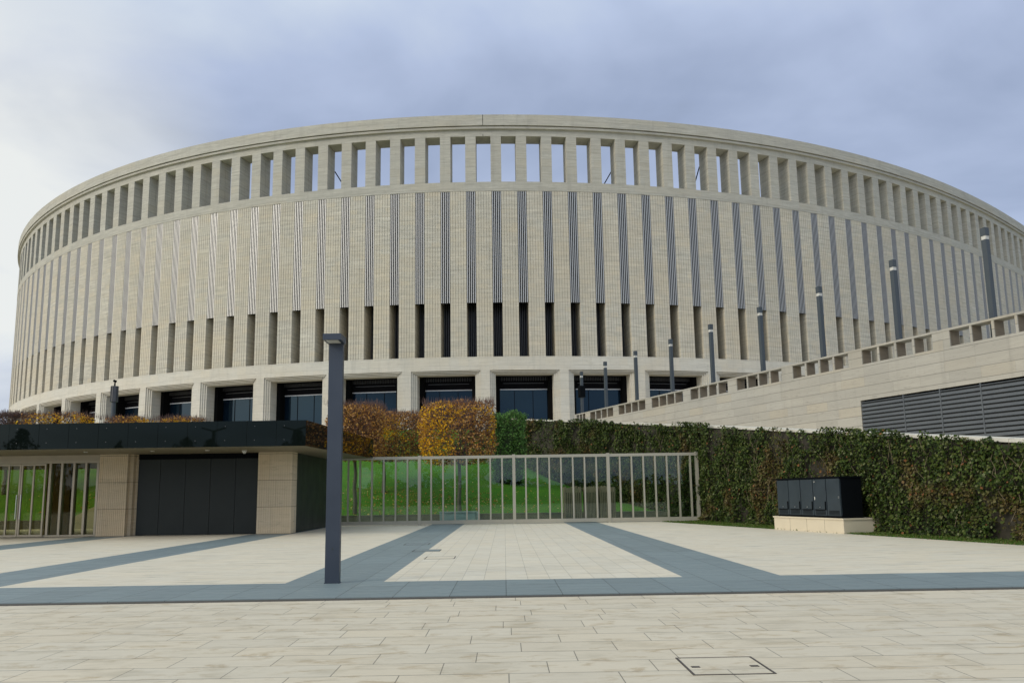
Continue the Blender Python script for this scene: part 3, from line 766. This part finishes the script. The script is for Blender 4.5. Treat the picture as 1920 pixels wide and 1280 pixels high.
# ================================================================== KIOSK
def make_kiosk():
    root = empty('entrance_kiosk', (-18, 36.2, 0), 'low flat-roofed entrance kiosk with a black glass fascia and ribbed stone pillars', 'kiosk')
    T = Matrix.Translation((18, -36.2, 0))
    def B(mb, name, m, par=root): 
        o = mb.build(name, m, par)
        if par is root: o.matrix_local = T
        return o
    YF, YW, YR = 32.3, 36.2, 43.6; XR = -8.25; XB = -7.35; ZS_, ZR = 3.75, 4.83; XL = -48.
    # roof slab (soffit) and glossy fascia
    mb = MB(); mb.prism([(XL, YF+.04), (XR-.04, YF+.04), (XB-.04, YR-.04), (XL, YR-.04)], ZS_, ZR-.12); B(mb, 'roof_soffit', SOFFIT)
    mb = MB(); mb.prism([(XL, YF+.06), (XR-.06, YF+.06), (XB-.06, YR-.06), (XL, YR-.06)], ZR-.12, ZR-.03); B(mb, 'roof_deck', GROUND)
    fs = MB(); x = XR; 
    while x > -34:
        fs = MB(); a = x-1.23
        fs.box(a+.006, x-.006, YF, YF+.035, ZS_+.015, ZR); o = B(fs, 'fascia_panel', FASCIA)
        st = MB()
        for xx in (a+.33, ): 
            for zz in (ZS_+.28, ZR-.22): st.tube((xx, YF-.012, zz), (xx, YF+.002, zz), .018, k=8)
        so = st.build('stud', BAR_GREY, o)
        x = a
    fs = MB(); fs.box(XL, x, YF, YF+.035, ZS_+.015, ZR); B(fs, 'fascia_panel', FASCIA)
    d = Vector((XB-XR, YR-YF)); Ls = d.length; M = frame(XR, YF, d.x, d.y); n = 9
    for i in range(n):
        fs = MB(); fs.box(Ls*i/n+.006, Ls*(i+1)/n-.006, .0, .035, ZS_+.015, ZR, 0, M); B(fs, 'side_fascia_panel', FASCIA)
    # downlights and camera
    for xx in (-30.4, -26.3, -22.2, -18.3, -15.4, -13.0):
        mb = MB(); mb.tube((xx, 34.1, ZS_-.03), (xx, 34.1, ZS_), .09, k=12); B(mb, 'downlight', LENS)
    mb = MB(); mb.tube((-11.55, 34.6, ZS_-.05), (-11.55, 34.6, ZS_), .11, k=12); mb.tube((-11.55, 34.6, ZS_-.14), (-11.55, 34.6, ZS_-.05), .05, .10, k=12); B(mb, 'dome_camera', LENS)
    # pillars
    def pillar(x0, x1, step):
        pts = []; nr = 15; w = x1-x0; rw = w/nr
        pts.append((x0, YW))
        for i in range(1, nr):
            xx = x0+i*rw; pts += [(xx-.009, YW), (xx-.006, YW+.016), (xx+.006, YW+.016), (xx+.009, YW)]
        pts += [(x1, YW)]
        if step: pts += [(x1, YW+.25), (x1+.16, YW+.25), (x1+.16, YW+.50), (x1+.3, YW+.50), (x1+.3, YW+.9)]
        else: pts += [(x1, YW+.9)]
        pts += [(x0, YW+.9)]
        mb = MB(); mb.prism(pts, 0, ZS_); B(mb, 'ribbed_pillar', PILLAR)
    pillar(-18.75, -17.45, True); pillar(-11.42, -9.85, False)
    # dark panelled wall
    x = -11.43; i = 0
    while x > -17.0:
        a = max(x-1.17, -17.14); mb = MB(); mb.box(a+.008, x-.008, YW+.42, YW+.50, .02, ZS_-.25); B(mb, 'wall_panel', PANEL); x = a
        if x < -17.1: break
    mb = MB(); mb.box(-17.14, -11.42, YW+.5, YW+.8, 0, ZS_); mb.box(-17.14, -11.42, YW+.40, YW+.5, ZS_-.24, ZS_-.002); B(mb, 'wall_core', CAB_BLACK)
    for i in range(6):
        mb = MB(); y0 = YW+.9+i*1.13; mb.box(-10.0, -9.9, y0+.008, y0+1.122, .02, ZS_); B(mb, 'side_wall_panel', PANEL)
    mb = MB(); mb.box(-17.14, -10.1, YW+.9, YR-.5, 0, ZS_); B(mb, 'inner_room', CAB_BLACK)
    # glazed entrance: frames, leaves, rear glazing
    zt = 3.38
    mb = MB(); mb.box(-40, -18.76, YW+.18, YW+.40, zt, zt+.14); mb.box(-40, -18.76, YW+.19, YW+.38, .02, .10); mb.box(-40,-18.76,YW+.24,YW+.34,zt+.14,ZS_); B(mb, 'door_frame', BRONZE)
    def mull(x, w=.05): 
        mb = MB(); mb.box(x-w, x+w, YW+.16, YW+.42, .10, zt); B(mb, 'mullion', BRONZE)
    s = 20.6/1450*36.3*1.0
    xs_ = [-18.9-.0, -19.45, -20.0, -20.56]
    for xx in xs_: mull(xx)
    mull(-21.10, .05)
    for xx in (-29.5, -28.2, -26.9, -25.6, -24.6): mull(xx)
    mb = MB(); mb.box(-24.6, -18.96, YW+.26, YW+.28, .10, zt); B(mb, 'side_glazing', DOOR_GLASS)
    mb = MB(); mb.box(-39, -24.7, YW+.26, YW+.28, .10, zt); B(mb, 'side_glazing', DOOR_GLASS)
    def leaf(x0, x1, hx):
        mb = MB(); yy = YW+.12
        for a in (x0, (x0+x1)/2-.03, x1-.07): mb.box(a, a+.07, yy, yy+.07, .04, zt-.02)
        mb.box(x0+.07, x1-.07, yy+.002, yy+.068, .04, .13); mb.box(x0+.07, x1-.07, yy+.002, yy+.068, zt-.10, zt-.02)
        o = B(mb, 'door_leaf', BRONZE)
        h = MB(); h.tube((hx, yy-.07, .85), (hx, yy-.07, 1.95), .02, k=8); h.tube((hx, yy-.07, 1.0), (hx, yy, 1.0), .012, k=6); h.tube((hx, yy-.07, 1.8), (hx, yy, 1.8), .012, k=6)
        h.build('door_handle', STEEL, o)
    leaf(-23.55, -22.42, -22.50); leaf(-22.40, -21.27, -22.30)
    # brown pier inside, rear glazing frame
    mb = MB(); mb.box(-22.3, -21.15, 38.2, 38.6, 0, ZS_); B(mb, 'inner_brown_wall', TIMBER)
    mb = MB()
    for xx in (-40, -34, -28.5, -24, -17.3): mb.box(xx-.06, xx+.06, YR-.7, YR-.55, 0, ZS_)
    mb.box(-40, -17.2, YR-.7, YR-.55, zt, ZS_); B(mb, 'rear_frame', BRONZE)
    return root
make_kiosk()

# staircase with white cheek, seen through the doors
def make_stair():
    root = empty('staircase', (-26., 47.0, 0), 'grey steps with a sloping white cheek wall, seen through the kiosk doors', 'stairs')
    mb = MB()
    for i in range(12): mb.box(i*.36, i*.36+.38, 0.35, 2.2, 0, .16*(i+1))
    mb.build('steps', BLUE_STONE, root)
    mb = MB(); mb.prism([(-.3, 0), (4.6, 0), (4.6, 2.6), (4.2, 2.6), (-.3, .42)], -.2, .2, 0, Matrix.Rotation(R(90), 4, 'X') @ Matrix.Translation((0, 0, -.15)))
    mb.build('cheek_wall', COPING, root)
make_stair()

# ================================================================== HATCHES
def hatch(corners, z, lid, label, ticks, col):
    c = [Vector((x, y, 0)) for x, y in corners]; ctr = sum(c, Vector())/4
    root = empty('access_cover', (ctr.x, ctr.y, z), label, 'access cover', col)
    x0 = min(v.x for v in c)-ctr.x; x1 = max(v.x for v in c)-ctr.x; y0 = min(v.y for v in c)-ctr.y; y1 = max(v.y for v in c)-ctr.y
    w = .014
    mb = MB()
    for a in ((x0, x1, y0, y0+w), (x0, x1, y1-w, y1), (x0, x0+w*1.5, y0+w, y1-w), (x1-w*1.5, x1, y0+w, y1-w)): mb.box(*a, -.02, .006)
    mb.build('frame', RUST, root)
    mb = MB(); mb.box(x0+w*1.6, x1-w*1.6, y0+w*1.1, y1-w*1.1, -.02, .003); mb.build('lid', lid, root)
    if ticks:
        for sx in (x0+.06, x1-.14):
            mb = MB(); ym = y0+(y1-y0)*.42; mb.box(sx, sx+.08, ym-.02, ym+.035, .003, .007); mb.build('lifting_slot', RUST, root)
hatch([(1.69,7.30),(2.45,7.30),(2.45,8.05),(1.69,8.05)], ZN, PAVE_NEAR, 'square stone-filled access cover with a rusty frame in the near paving', True, None)
for x0, x1, y, m, lab in ((-2.10,-1.32,20.4,PAVE_FAR,'nearest of three access covers, at the edge of the pale middle paving'), (-2.75,-1.93,23.2,BAND,'middle of three access covers in the left blue-grey stripe'), (-3.42,-2.58,26.5,BAND,'farthest of three access covers in the left blue-grey stripe')):
    hatch([(x0,y),(x1,y),(x1,y+.8),(x0,y+.8)], 0., m, lab, False, 'access covers by the left stripe')

# ================================================================== TREES
def box_tree(name, x, y, zb, zt, w, d, label, nl, leaf=.13, mt=None, twigs=1300, cx=0., seed=1, group=None, cat='tree', yel=-.1, side=0.):
    random.seed(seed); z0 = hill(x, y)-.05
    root = empty(name, (x, y, z0), label, cat, group)
    zb -= z0; zt -= z0
    tr = MB(); p = Vector((0,0,0)); r = .13
    pts = [Vector((random.gauss(0,.03), random.gauss(0,.03), zb*i/4)) for i in range(5)]; pts[0] = Vector((0,0,0))
    for i in range(4): tr.tube(pts[i], pts[i+1], .14-.012*i, .14-.012*(i+1), 8)
    ends = []
    top = pts[-1]
    for i in range(16):
        a = random.uniform(0, 6.28); q = Vector((cx+math.cos(a)*w*.42*random.uniform(.3,1), math.sin(a)*d*.42*random.uniform(.3,1), zb+(zt-zb)*random.uniform(.3,.95)))
        m1 = top.lerp(q, .5)+Vector((random.gauss(0,.15), random.gauss(0,.15), random.uniform(-.1,.2)))
        tr.tube(top, m1, .055, .035, 5); tr.tube(m1, q, .035, .015, 5); ends += [m1, q, m1.lerp(q,.5)]
    tr.build('trunk', BARK, root)
    tw, cr = MB(), MB()
    def inside():
        while True:
            u = Vector((random.uniform(-1,1), random.uniform(-1,1), random.uniform(-1,1)))
            # rounded box: keep shell denser
            e = (abs(u.x)**5 + abs(u.y)**5 + abs(u.z)**5)
            if e > 1: continue
            m = max(abs(u.x), abs(u.y), abs(u.z))
            if random.random() < .25 + .75*m**3: break
        wob = 1 + .11*noise.noise(Vector((u.x*2+x, u.y*2, u.z*2+seed)))
        return Vector((cx+u.x*w/2*wob, u.y*d/2*wob, (zb+zt)/2 + u.z*(zt-zb)/2*wob)), u
    for _ in range(twigs):
        q, u = inside(); e = min(random.sample(ends, 6), key=lambda v: (v-q).length)
        dr = (q-e); 
        if dr.length > 1.0: e = q - dr.normalized()*random.uniform(.5, 1.0)
        tw.tube(e, q, .014, .007, 3)
    for _ in range(int(twigs*.55)):
        # upright new shoots on the clipped top
        xx = cx+random.uniform(-1,1)*w*.48; yy = random.uniform(-1,1)*d*.48; h = random.uniform(.12,.42)
        b = Vector((xx, yy, zt-.22)); tw.tube(b, b+Vector((random.gauss(0,.05), random.gauss(0,.05), h)), .011, .005, 3)
    tw.build('twigs', TWIG, root)
    for _ in range(nl):
        q, u = inside()
        if noise.noise(Vector((q.x*1.1+x, q.y*1.1, q.z*1.1+seed*3))) < -.30 and random.random() < .8: continue
        yy = noise.noise(Vector((q.x*.55+seed, q.y*.5, q.z*.7))) + .5*noise.noise(Vector((q.x*1.6, q.y*1.6+seed, q.z*1.6))) + side*u.x + yel + (-.5 if u.z > .72 else 0) + random.gauss(0,.10)
        cr.leaf(q, leaf*random.uniform(.6, 1.35), m=1 if yy > 0 and mt is None else 0)
    cr.build('crown', [mt or AUTUMN, YELLOW], root)
    return root
G = 'clipped autumn trees on the lawn'
box_tree('linden_tree', -9.34, 48.9, 3.9, 7.45, 3.5, 4.0, 'brown-orange box-clipped tree right beside the lamp column, behind the fence', 8500, cx=.08, seed=11, group=G, yel=-.42)
box_tree('linden_tree', -8.25, 53.4, 4.0, 7.35, 5.2, 4.0, 'amber clipped tree between and behind the two front trees, slightly lower', 10500, cx=.5, seed=12, group=G, yel=-.14, side=.1)
box_tree('linden_tree', -2.82, 48.9, 3.55, 7.50, 4.75, 4.2, 'clipped tree with a bright yellow left side, nearest the ivy wall', 11500, cx=-.05, seed=13, group=G, yel=-.14, side=-.42)
for i, (px, w, lab, mt) in enumerate(((22, 2.6, 'leafless purple-brown tree top at the left edge above the kiosk roof', BROWNLEAF), (112, 5.2, 'wide clipped tree top, yellow on one side, above the kiosk roof near the left edge', None),
        (248, 3.4, 'yellow-orange clipped tree top above the kiosk roof right beside the camera pole', None), (345, 3.2, 'last orange clipped tree top above the kiosk roof, nearest the roof corner', None))):
    Y = 54.; X = (px-946)/1450*Y; zt = 1.6 + (942-.015*px-(776 if i < 2 else 784))/1450*Y
    box_tree('linden_tree', X, Y, zt-3.2, zt, w, 3.2, lab, 500 if i == 0 else 5000, mt=mt, twigs=1500 if i == 0 else 800, seed=21+i, group=G, yel=.38)

def make_hedge():
    random.seed(5)
    root = empty('clipped_hedge', (.35, 57.5, hill(.3, 57.5)), 'bright green clipped hedge block at the far end of the ivy wall', 'hedge')
    z0 = hill(.3,57.5); zt = 7.45-z0
    mb = MB(); mb.box(-.95, .95, -.7, .7, .0, zt-.7); mb.build('core', DARKTREE, root)
    mb = MB()
    for _ in range(6500):
        a = random.random()
        q = Vector((random.uniform(-1.15,1.15), random.uniform(-.9,.9), random.uniform(0, zt)))
        f = random.choice((0,1,1,2))
        if f == 0: q.x = math.copysign(1.1, q.x)
        elif f == 1: q.y = -.85
        else: q.z = zt
        q += Vector((random.gauss(0,.10), random.gauss(0,.10), random.gauss(0,.12)-.25*max(0,abs(q.x)-.6)*(q.z>zt-.6))) + Vector((.35*noise.noise(q*.9), .25*noise.noise(q*1.3), .55*noise.noise(Vector((q.x*1.1, q.y, 3.)))*(q.z/zt)))
        mb.leaf(q, .14*random.uniform(.6,1.3), (0,-.6,.5))
    mb.build('foliage', HEDGE, root)
make_hedge()

# fallen leaves on the lawn
def make_litter():
    random.seed(9); mb = MB()
    for _ in range(1500):
        c = random.choice(((-9.3,49.6),(-8.2,53),(-2.8,50.4),(-2.8,51.5),None,None,(-26,51)))
        if c: x, y = random.gauss(c[0], 2.6), random.gauss(c[1], 1.3)
        else: x, y = random.uniform(-32, 5), 48.4+random.random()**1.5*16
        if y < 48.25 or y > 69 or x > ivx(y)-.3: continue
        mb.leaf((x, y, hill(x, y)+.03), random.uniform(.08,.17), (0,-.3,1.))
    tag(mb.build('fallen_leaves', LITTER), 'scattered yellow leaves lying on the green lawn', 'leaves', kind='stuff')
make_litter()

# trees behind the viewer, mirrored in the black fascia
def far_tree(x, y, h, w, lab, seed):
    random.seed(seed); root = empty('broadleaf_tree', (x, y, -.1), lab, 'tree', 'dark trees across the square')
    mb = MB(); mb.tube((0,0,0), (0,0,h*.9), .18, .05, 7); mb.build('trunk', BARK, root)
    mb = MB()
    for _ in range(1500):
        t = random.random(); r = w*max(0.,math.sin(math.pi*(.12+.86*t)))**.6*(.75+.6*noise.noise(Vector((t*5, seed*1.7, 0))))
        a = random.uniform(0,6.28); q = Vector((math.cos(a)*r*random.random()**.5, math.sin(a)*r*random.random()**.5, h*(.12+.88*t)))
        q += Vector((noise.noise(q*.7), noise.noise(q*.7+Vector((9,0,0))), 0))*.9; mb.leaf(q, random.uniform(.3,.6))
    mb.build('crown', DARKTREE, root)
random.seed(3)
for i, (x, h, w, wd) in enumerate(((-66,11.6,4.2,'broad'),(-54,10.0,1.8,'slim'),(-46,10.6,2.8,'ragged'),(-40,9.9,3.4,'low broad'),(-29,11.2,3.8,'dense'),(-21,9.6,2.8,'small'),(-12,12.4,3.0,'tall'),(-4.5,11.0,2.4,'thin'))):
    far_tree(x, -42-(i%3)*3, h, w, f'{wd} dark tree across the square, mirrored in the black fascia', 40+i)

def make_belt():
    random.seed(77); mb = MB()
    for _ in range(9000):
        x = random.uniform(-95, 95); t = 4.2+1.6*noise.noise(Vector((x*.16, 3.3, 0)))+.8*noise.noise(Vector((x*.6, 1.3, 0)))
        mb.leaf((x, -56+random.uniform(-1.5,1.5), random.random()*t), random.uniform(.5,1.0), (0,.7,.3))
    mb.box(-95, 95, -58, -57, -.1, 3.2)
    tag(mb.build('tree_belt', DARKTREE), 'long dark belt of shrubs on the far side of the square, mirrored in the glass fence', 'shrubs', kind='stuff')
make_belt()
def make_square_lamps():
    proto = None
    for x, y, lab in ((-30.5, -17, 'left twin-armed street lamp across the square, mirrored in the black fascia'), (-22.0, -17, 'right twin-armed street lamp across the square, mirrored in the black fascia')):
        r = empty('street_lamp', (x, y, -.04), lab, 'street lamp', 'twin-armed lamps across the square')
        mb = MB(); mb.box(-.14,.14,-.14,.14,0,8.7); mb.build('post', POST, r)
        for sx in (-1, 1):
            mb = MB(); mb.box(-.1, 1.3, -.12, .12, -.07, .07, 0, Matrix.Translation((0,0,8.75)) @ Matrix.Scale(sx, 4, (1,0,0)) @ Matrix.Rotation(R(-16), 4, 'Y')); mb.build('arm', POST, r)
make_square_lamps()
